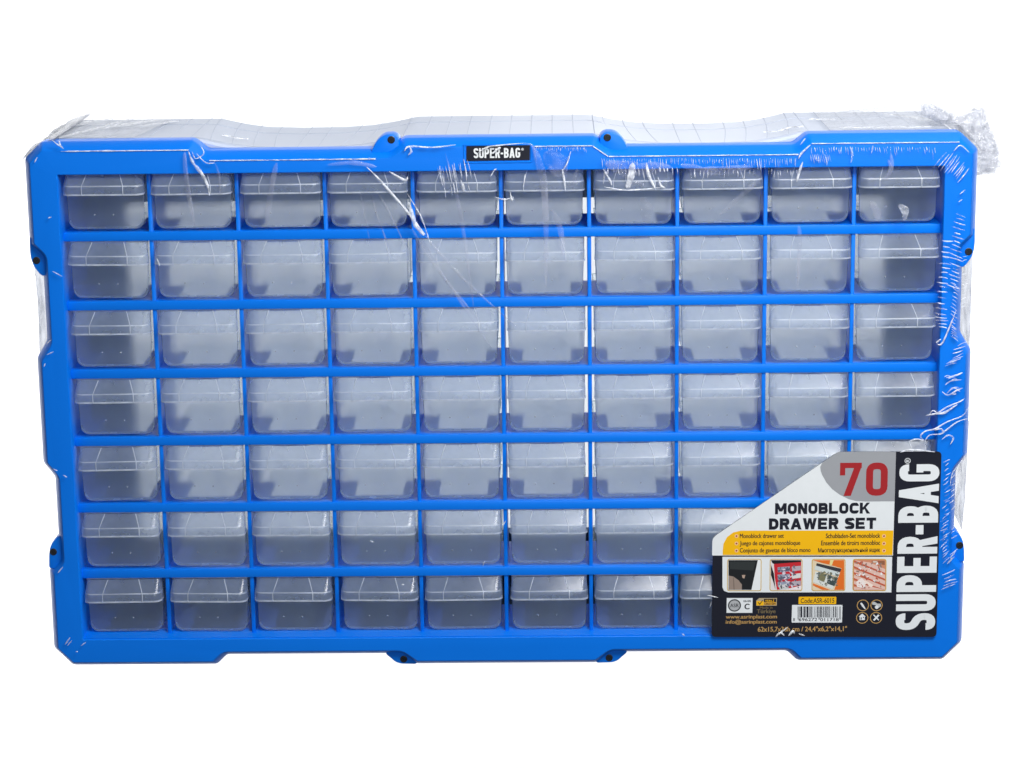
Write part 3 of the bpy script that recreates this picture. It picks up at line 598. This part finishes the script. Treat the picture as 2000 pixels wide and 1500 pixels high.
# whitish strip that paints the highlight of taut film along the frame's bevel
ie = inset(outline, BEV)
def edge_run(i0, i1, x0=None, x1=None):
    pts = [ie[i % len(ie)] for i in range(i0, i1+1)]
    if x0 is not None: pts[0] = (x0, pts[0][1])
    if x1 is not None: pts[-1] = (x1, pts[-1][1])
    bm = bmesh.new()
    for a, b in zip(pts, pts[1:]):
        path(bm, [a, ((a[0]+b[0])/2, (a[1]+b[1])/2), b], 0.75, 0.25, 3.0, px=False, taper=False, sub=10, wob=0.9)
    obj('film_edge_glint', bm, M['crease_glint'], wrap, True, 80)
idx = {(round(p[0]), round(p[1])): i for i, p in enumerate(outline)}
def I(x, z): return idx[(x, z)]
# runs along the top, left to right (outline is counter-clockwise, so indices fall)
def run(a, b, x0=None, x1=None):
    i, j = I(*a), I(*b); pts = [ie[k % len(ie)] for k in range(i, j+(1 if j > i else -1), 1 if j > i else -1)]
    if x0 is not None: pts[0] = (x0, pts[0][1])
    if x1 is not None: pts[-1] = (x1, pts[-1][1])
    bm = bmesh.new()
    for p, q in zip(pts, pts[1:]): path(bm, [p, ((p[0]+q[0])/2, (p[1]+q[1])/2), q], 0.7, 0.25, 3.0, px=False, taper=False, sub=10, wob=1.0)
    obj('film_edge_glint', bm, M['crease_glint'], wrap, True, 80)
run((-298, 360), (-200, 360), x0=-284, x1=-201) if (-298, 360) in idx else None
run((-191, 353), (-72, 353), x0=-188, x1=-80)
bmf = bmesh.new()
# fine ripples, whitened to paint their glints: hanging from the top edge, in rows down the right side, beside the card
def hang(u0, u1, v0, n, seed, ln, wd, ang=-88, jit=6):
    r = random.Random(seed)
    for i in range(n):
        u = u0+(u1-u0)*(i+r.uniform(-.25, .25))/n; L = r.uniform(*ln)*(0.6+0.8*abs(noise.noise(Vector((u*.03, seed, 0))))*1.6); a = math.radians(ang+r.uniform(-jit, jit)); v = v0+r.uniform(0, 3)
        lens(bmf, at(u, v, FY), at(u+math.cos(a)*L, v-math.sin(a)*L, FY), r.uniform(*wd), r.uniform(.15, .35), r.uniform(-.35, .35), mi=r.choice((0, 1, 1)))
def row(path_, n, seed, ln, wd, ang, jit=5, spread=1.5):
    r = random.Random(seed)
    for i in range(n):
        t = (i+r.uniform(-.2, .2))/max(1, n-1); t = max(0, min(.999, t)); k = t*(len(path_)-1); m = int(k); f = k-m
        u = path_[m][0]*(1-f)+path_[m+1][0]*f+r.uniform(-spread, spread); v = path_[m][1]*(1-f)+path_[m+1][1]*f
        L = r.uniform(*ln); a = math.radians(ang+r.uniform(-jit, jit)); du, dv = math.cos(a)*L/2, -math.sin(a)*L/2
        lens(bmf, at(u-du, v-dv, FY), at(u+du, v+dv, FY), r.uniform(*wd), r.uniform(.15, .4), r.uniform(-.4, .4), mi=r.choice((0, 0, 1)))
hang(1176, 1560, 308, 84, 1, (8, 24), (0.3, 0.65))
hang(1180, 1330, 326, 18, 2, (12, 30), (0.5, 1.3), -86, 12)
hang(1350, 1480, 330, 16, 21, (8, 20), (0.4, 0.9), -90, 6)
hang(1500, 1562, 330, 10, 22, (10, 22), (0.4, 0.9), -90, 8)
hang(1586, 1830, 286, 46, 3, (6, 20), (0.3, 0.6), -84, 8)
hang(1584, 1624, 300, 12, 31, (14, 30), (0.35, 0.7), -80, 6)
hang(1048, 1150, 286, 26, 4, (5, 12), (0.3, 0.6), -88, 8)
row([(1850, 470), (1846, 520), (1841, 560), (1838, 610), (1842, 640)], 19, 5, (14, 24), (0.6, 1.1), -6, 4)
row([(1876, 420), (1870, 470), (1866, 520), (1862, 560)], 18, 6, (12, 30), (0.4, 0.8), -20, 5)
row([(1868, 560), (1864, 600), (1862, 640), (1866, 662)], 18, 61, (10, 18), (0.35, 0.6), -34, 6)
row([(1886, 500), (1882, 600)], 12, 7, (6, 12), (0.3, 0.5), 18, 6)
row([(1878, 672), (1868, 700), (1858, 712)], 8, 8, (18, 32), (0.4, 0.8), 20, 12)
row([(1850, 735), (1866, 742), (1862, 770)], 5, 9, (10, 18), (0.5, 1.0), 10, 8)
row([(1850, 900), (1848, 960), (1846, 1010), (1845, 1050)], 22, 10, (8, 18), (0.35, 0.7), 32, 12, 4)
row([(1864, 930), (1862, 1000), (1866, 1050)], 12, 101, (6, 14), (0.3, 0.6), 40, 14, 5)
row([(1843, 1050), (1848, 1095)], 10, 11, (8, 18), (0.35, 0.7), 40, 8)
row([(1862, 1078), (1856, 1096)], 5, 12, (12, 24), (0.5, 0.8), 44, 8)
row([(1852, 1118), (1858, 1134), (1852, 1146)], 5, 13, (20, 32), (0.5, 1.1), 20, 6)
row([(858, 345), (885, 338), (915, 330)], 15, 14, (22, 44), (0.4, 0.8), 101, 4, 3)
row([(872, 372), (900, 362), (915, 366)], 9, 141, (18, 34), (0.4, 1.0), 102, 5, 4)
row([(1838, 312), (1862, 322), (1884, 342)], 11, 15, (26, 46), (0.4, 0.8), 52, 3, 3)
r = random.Random(44)  # scattered sparkles painted as small white slivers of film
for (u, v, L, a, wd) in ((70, 312, 12, 60, .8), (97, 425, 7, 20, .8), (112, 535, 22, -28, .6), (95, 668, 14, 40, .6), (98, 690, 15, 25, .7), (87, 713, 7, 70, .8), (108, 918, 9, -22, .9), (127, 930, 9, -28, .6),
                         (118, 1113, 16, 50, .9), (132, 1252, 18, 55, 1.), (136, 1256, 14, 50, .7), (163, 1258, 12, 35, .8), (470, 1029, 9, 40, .8), (309, 512, 16, -68, 1.1), (1392, 1165, 22, -12, .8), (1388, 1181, 12, 75, .8),
                         (787, 1142, 5, 0, 1.2), (726, 1058, 9, -18, 1.2), (1335, 1240, 6, -40, 1.), (945, 1100, 12, 70, .7), (1530, 1232, 22, 38, 1.1), (1524, 1236, 12, 60, .7), (985, 1022, 12, 60, .7), (150, 1273, 4, 0, .8), (1880, 375, 14, 40, .7), (1876, 392, 9, 30, .7)):
    a_ = math.radians(a); p = at(u-math.cos(a_)*L/2, v+math.sin(a_)*L/2, FY); q = at(u+math.cos(a_)*L/2, v-math.sin(a_)*L/2, FY); lens(bmf, p, q, wd, .3)
rp = obj('ripple_glints', bmf, [M['crease_glint'], M['soft']], wrap, True, 80); rp['kind'] = 'stuff'
# large single folds; white ones paint glints, sheen ones paint soft reflections
for pts, wd, mt in (
    ([(368, 296), (377, 318), (393, 338), (405, 362), (409, 382)], 2.0, 'crease_glint'), ([(360, 298), (363, 340), (370, 390), (380, 440)], 3.6, 'sheen'), ([(362, 296), (366, 350), (378, 430)], 1.0, 'sheen'),
    ([(375, 296), (382, 310), (398, 300), (392, 285)], 0.7, 'crease_glint'), ([(384, 300), (402, 318), (420, 318)], 0.7, 'crease_glint'), ([(540, 318), (528, 380), (520, 440)], 4.0, 'sheen'), ([(640, 322), (690, 318), (735, 326)], 3.0, 'sheen'), ([(760, 335), (790, 352), (796, 345)], 1.8, 'crease_glint'),
    ([(1182, 318), (1230, 330), (1310, 326)], 9.0, 'sheen'), ([(1330, 322), (1390, 334), (1470, 326)], 6.0, 'sheen'), ([(1405, 420), (1440, 390), (1490, 345)], 3.4, 'sheen'), ([(1180, 365), (1225, 372), (1290, 366)], 1.0, 'crease_glint'), ([(1255, 385), (1262, 410), (1262, 435)], 8.0, 'sheen'),
    ([(1700, 395), (1712, 412), (1716, 432)], 5.0, 'sheen'), ([(1755, 400), (1768, 412), (1766, 430)], 4.5, 'soft'), ([(1128, 330), (1122, 350), (1128, 362)], 3.0, 'sheen'), ([(1080, 410), (1095, 450), (1100, 500)], 4.0, 'sheen'), ([(870, 300), (900, 420), (925, 600)], 2.2, 'sheen'),
    ([(1660, 286), (1665, 300), (1662, 318)], 1.2, 'soft'), ([(1705, 284), (1702, 300)], 1.0, 'soft'), ([(420, 318), (428, 345), (430, 380)], 1.6, 'sheen'),
    ([(716, 326), (740, 350), (762, 375), (788, 405), (808, 430), (830, 458)], 1.7, 'crease_glint'), ([(798, 395), (803, 412), (812, 440), (828, 460)], 2.6, 'crease_glint'), ([(795, 378), (812, 405), (825, 430), (842, 480)], 0.8, 'crease_glint'),
    ([(702, 372), (712, 420), (722, 470)], 1.2, 'sheen'), ([(720, 370), (740, 430), (765, 500)], 1.2, 'sheen'), ([(736, 372), (768, 430), (800, 500)], 1.0, 'sheen'), ([(800, 440), (850, 520), (930, 620)], 2.2, 'sheen'), ([(830, 460), (900, 540), (1010, 640)], 1.8, 'sheen'), ([(815, 450), (880, 560), (960, 680)], 1.4, 'sheen'),
    ([(790, 295), (800, 286), (845, 288), (890, 283)], 1.2, 'crease_glint'), ([(800, 286), (803, 296), (797, 303)], 1.4, 'crease_glint'), ([(933, 300), (950, 288), (985, 283), (1020, 280)], 0.9, 'crease_glint'), ([(962, 300), (974, 290), (978, 289)], 1.6, 'crease_glint'),
    ([(1018, 280), (1040, 285), (1046, 310), (1052, 345)], 1.8, 'sheen'), ([(1040, 285), (1058, 330), (1066, 420), (1066, 560)], 4.5, 'sheen'), ([(1062, 300), (1090, 320), (1085, 345)], 14, 'sheen'), ([(1098, 330), (1102, 352), (1104, 372)], 1.3, 'crease_glint'), ([(1026, 340), (1022, 365)], 1.0, 'crease_glint'),
    ([(958, 345), (966, 332), (970, 332)], 0.9, 'crease_glint'), ([(966, 385), (985, 390), (1000, 386)], 1.0, 'crease_glint'), ([(996, 374), (1000, 392), (1002, 384)], 1.0, 'crease_glint'), ([(1115, 295), (1108, 318), (1098, 335)], 0.8, 'crease_glint'),
    ([(1236, 318), (1232, 345), (1225, 368)], 4.5, 'crease_glint'), ([(1262, 318), (1268, 345), (1280, 368)], 2.2, 'crease_glint'), ([(1178, 330), (1190, 350), (1195, 362)], 1.4, 'crease_glint'), ([(1222, 365), (1245, 358), (1262, 366)], 2.2, 'sheen'), ([(1285, 345), (1290, 362), (1300, 368)], 1.3, 'crease_glint'),
    ([(1568, 316), (1560, 340), (1556, 356)], 1.6, 'crease_glint'), ([(1735, 312), (1740, 330), (1732, 345), (1722, 352)], 3.0, 'sheen'), ([(1740, 300), (1744, 330)], 2.4, 'sheen'), ([(1560, 440), (1562, 470), (1558, 560)], 3.0, 'sheen'),
    ([(1583, 283), (1565, 300), (1560, 310)], 1.2, 'crease_glint'), ([(1563, 283), (1573, 270)], 0.8, 'crease_glint'),
    ([(1868, 605), (1842, 668), (1830, 672)], 1.0, 'crease_glint'), ([(1828, 670), (1838, 662)], 1.4, 'crease_glint'), ([(1813, 812), (1822, 802), (1832, 806), (1850, 795), (1876, 784), (1884, 778)], 1.1, 'crease_glint'), ([(1808, 812), (1830, 808), (1845, 806), (1870, 790)], 1.8, 'crease_glint'),
    ([(1776, 862), (1792, 858), (1806, 862)], 1.2, 'crease_glint'), ([(1806, 862), (1798, 852), (1808, 842), (1826, 838), (1850, 824), (1880, 812), (1892, 795)], 1.0, 'crease_glint'), ([(1806, 862), (1816, 850), (1836, 848), (1846, 842), (1870, 824), (1890, 818)], 1.0, 'crease_glint'),
    ([(1826, 840), (1838, 838), (1842, 846), (1830, 848)], 1.2, 'crease_glint'), ([(1840, 858), (1852, 850), (1862, 856), (1856, 868)], 1.0, 'crease_glint'), ([(1848, 738), (1868, 733), (1880, 728)], 1.1, 'crease_glint'), ([(1846, 752), (1858, 744), (1878, 742)], 0.9, 'crease_glint'),
    ([(1840, 765), (1852, 772), (1870, 762), (1880, 758)], 1.1, 'crease_glint'), ([(1848, 770), (1862, 758), (1875, 765)], 0.9, 'crease_glint'),
    ([(1758, 884), (1775, 879), (1800, 880), (1826, 883)], 1.2, 'crease_glint'), ([(1892, 880), (1875, 905), (1860, 925), (1856, 950)], 0.7, 'crease_glint'), ([(1868, 912), (1862, 950), (1868, 1000), (1874, 1035)], 1.0, 'sheen'),
    ([(1515, 1244), (1524, 1236), (1532, 1242)], 1.4, 'crease_glint'), ([(1540, 1242), (1548, 1234), (1552, 1238)], 1.8, 'crease_glint'), ([(1560, 1238), (1572, 1242)], 1.0, 'crease_glint'),
    ([(1863, 295), (1876, 284), (1893, 298)], 0.8, 'crease_glint'), ([(115, 275), (118, 285), (124, 290)], 1.2, 'crease_glint'), ([(100, 272), (112, 282), (122, 288)], 0.8, 'crease_glint')):
    fold('fold', pts, wd, 0.3 if mt == 'crease_glint' else 0.12, mt)
run((82, 353), (191, 353)) if (82, 353) in idx else run((72, 353), (191, 353), x0=71)
run((200, 360), (298, 360)) if (200, 360) in idx else None
run((62, 360), (72, 353)) if (62, 360) in idx else None
bm = bmesh.new(); path(bm, [(23, 354.6), (40, 354.7), (60, 354.6)], 0.7, .25, 3.0, px=False, taper=False, sub=8, wob=.9); obj('film_edge_glint', bm, M['crease_glint'], wrap, True, 80)
# film tents at the two upper corners and slivers over the side notches
def sheet(name, P, Q, mat, n=26, m=12, amp=1.6, fr=0.12, seed=0, sag=0.0):
    """crinkled film stretched between two edges given as lists of xyz"""
    def lerp(L, t):
        t *= len(L)-1; i = min(int(t), len(L)-2); return Vector(L[i]).lerp(Vector(L[i+1]), t-i)
    rings = []
    for i in range(n+1):
        row = []
        for j in range(m+1):
            a = lerp(P, j/m); b = lerp(Q, j/m); t = i/n; p = a.lerp(b, t)
            e = math.sin(math.pi*t)*math.sin(math.pi*min(1, j/m*1.0+0.02))
            q = noise.noise_vector(Vector((p.x*fr+seed, p.y*fr*0.5, p.z*fr)))*amp*(0.25+e)
            p = p+q+Vector((0, 0, -sag*math.sin(math.pi*t))); row.append(tuple(p))
        rings.append(row)
    bm = bmesh.new(); loops(bm, rings, closed=False); return obj(name, bm, M[mat], wrap, True, 60)
for q, off in ((3, 0), (4.5, -1.2)):
    sheet('corner_film', [(-313+off*.3, 12, 347), (-306, 12, 356+off), (-290, 14, 361.8+off)], [(-312, 140, 350), (-306, 148, 358+off), (-290, 151, 363+off)], 'dense', amp=1.4, seed=q)
sheet('corner_film', [(298, 14, 361.5), (306, 13, 356), (313, 14, 348)], [(298, 152, 364), (307, 152, 359), (315, 148, 351)], 'dense', amp=1.8, seed=9, fr=.16)
sheet('top_film', [(-296, 24, 361), (-270, 24, 361), (-240, 24, 360.6)], [(-296, 150, 362.5), (-262, 152, 361.5), (-225, 152, 360.4)], 'film', amp=1.4, seed=31, fr=.1)
sheet('top_film', [(215, 24, 360.6), (262, 24, 361), (298, 24, 361.5)], [(215, 152, 360.4), (262, 152, 363), (298, 153, 364.5)], 'film', amp=1.8, seed=33, fr=.12)
sheet('side_film', [(310.3, 20, 292), (310, 20, 250), (310, 20, 214)], [(309, 110, 292), (306, 110, 250), (310, 110, 214)], 'dense', amp=1.0, seed=5)
sheet('side_film', [(311, 20, 165), (310, 18, 120), (309, 22, 88)], [(313, 90, 165), (315.5, 90, 120), (311, 90, 88)], 'dense', amp=1.6, seed=15, fr=.14)
sheet('side_film', [(-310, 20, 285), (-308.5, 20, 250), (-309.5, 20, 214)], [(-309, 110, 285), (-305, 110, 250), (-308, 110, 214)], 'dense', amp=.8, seed=25)
# wrinkles lying on the shell top
bm = bmesh.new()
def topline(pts, w=0.6, h=0.5):
    ridge(bm, pts, w, h)
for seed, (xa, ya, xb, yb) in enumerate(((-292, 30, -262, 128), (-285, 60, -248, 118), (-270, 95, -240, 122), (-262, 90, -252, 104), (-246, 92, -226, 116), (-296, 110, -270, 140), (-300, 70, -285, 120), (232, 130, 270, 150), (238, 128, 284, 146), (268, 112, 292, 60), (262, 116, 300, 70), (280, 100, 302, 50), (225, 44, 286, 40), (176, 60, 190, 52), (210, 90, 226, 88), (186, 62, 200, 50), (-186, 60, -168, 58))):
    rr = random.Random(seed); pts = []
    for k in range(9):
        t = k/8; pts.append((xa+(xb-xa)*t+rr.uniform(-1.3, 1.3), ya+(yb-ya)*t+rr.uniform(-2, 2), ztop(xa+(xb-xa)*t)+1.0))
    topline(pts, rr.uniform(.5, 1.3), .7)
tw = obj('top_wrinkles', bm, M['crease_glint'], wrap, True, 80); tw['kind'] = 'stuff'
# the bunched end of the film at the top right corner
ho = [(1795, 201), (1835, 203), (1855, 216), (1880, 221), (1900, 208), (1922, 206), (1931, 222), (1938, 245), (1944, 266), (1954, 288), (1957, 322), (1945, 341), (1912, 345), (1896, 344), (1890, 290), (1862, 255), (1825, 240), (1795, 225)]
def inside(x, z, P):
    c = False
    for (x0, z0), (x1, z1) in zip(P, P[1:]+P[:1]):
        if (z0 > z) != (z1 > z) and x < (x1-x0)*(z-z0)/(z1-z0)+x0: c = not c
    return c
def dist(x, z, P):
    m = 1e9
    for (x0, z0), (x1, z1) in zip(P, P[1:]+P[:1]):
        d = Vector((x1-x0, z1-z0)); t = max(0, min(1, Vector((x-x0, z-z0)).dot(d)/d.length_squared)); m = min(m, (Vector((x, z))-Vector((x0, z0))-d*t).length)
    return m
def bunch(yc, thick, seed, shrink=0.0, step=0.85, mat='cloudy'):
    P = [at(u, v, yc) for u, v in ho]
    bm = bmesh.new(); x0 = min(p[0] for p in P); x1 = max(p[0] for p in P); z0 = min(p[1] for p in P); z1 = max(p[1] for p in P)
    nx = int((x1-x0)/step)+2; nz = int((z1-z0)/step)+2
    for side in (-1, 1):
        V = {}
        for i in range(nx):
            for j in range(nz):
                x = x0+i*step; z = z0+j*step
                if inside(x, z, P) and dist(x, z, P) > shrink:
                    d = min(1, (dist(x, z, P)-shrink)/6); q = Vector((x*.10+seed, z*.10, side*4))
                    rdg = 1-abs(noise.noise(q))*2.2; r2 = 1-abs(noise.noise(q*2.3))*2.2
                    jx = noise.noise(q*1.2+Vector((9, 0, 0)))*1.2; jz = noise.noise(q*1.2+Vector((0, 9, 0)))*1.2
                    V[i, j] = bm.verts.new((x+jx, yc+side*(d**.5)*thick*(0.45+0.35*rdg)+r2*1.1*d, z+jz))
        for i in range(nx-1):
            for j in range(nz-1):
                k = [(i, j), (i+1, j), (i+1, j+1), (i, j+1)]
                if all(a in V for a in k): bm.faces.new([V[a] for a in k])
    return obj('bunched_film', bm, M[mat], wrap, True, 25)
bunch(62, 11, 1.3); bunch(60, 6, 7.7, 1.5)
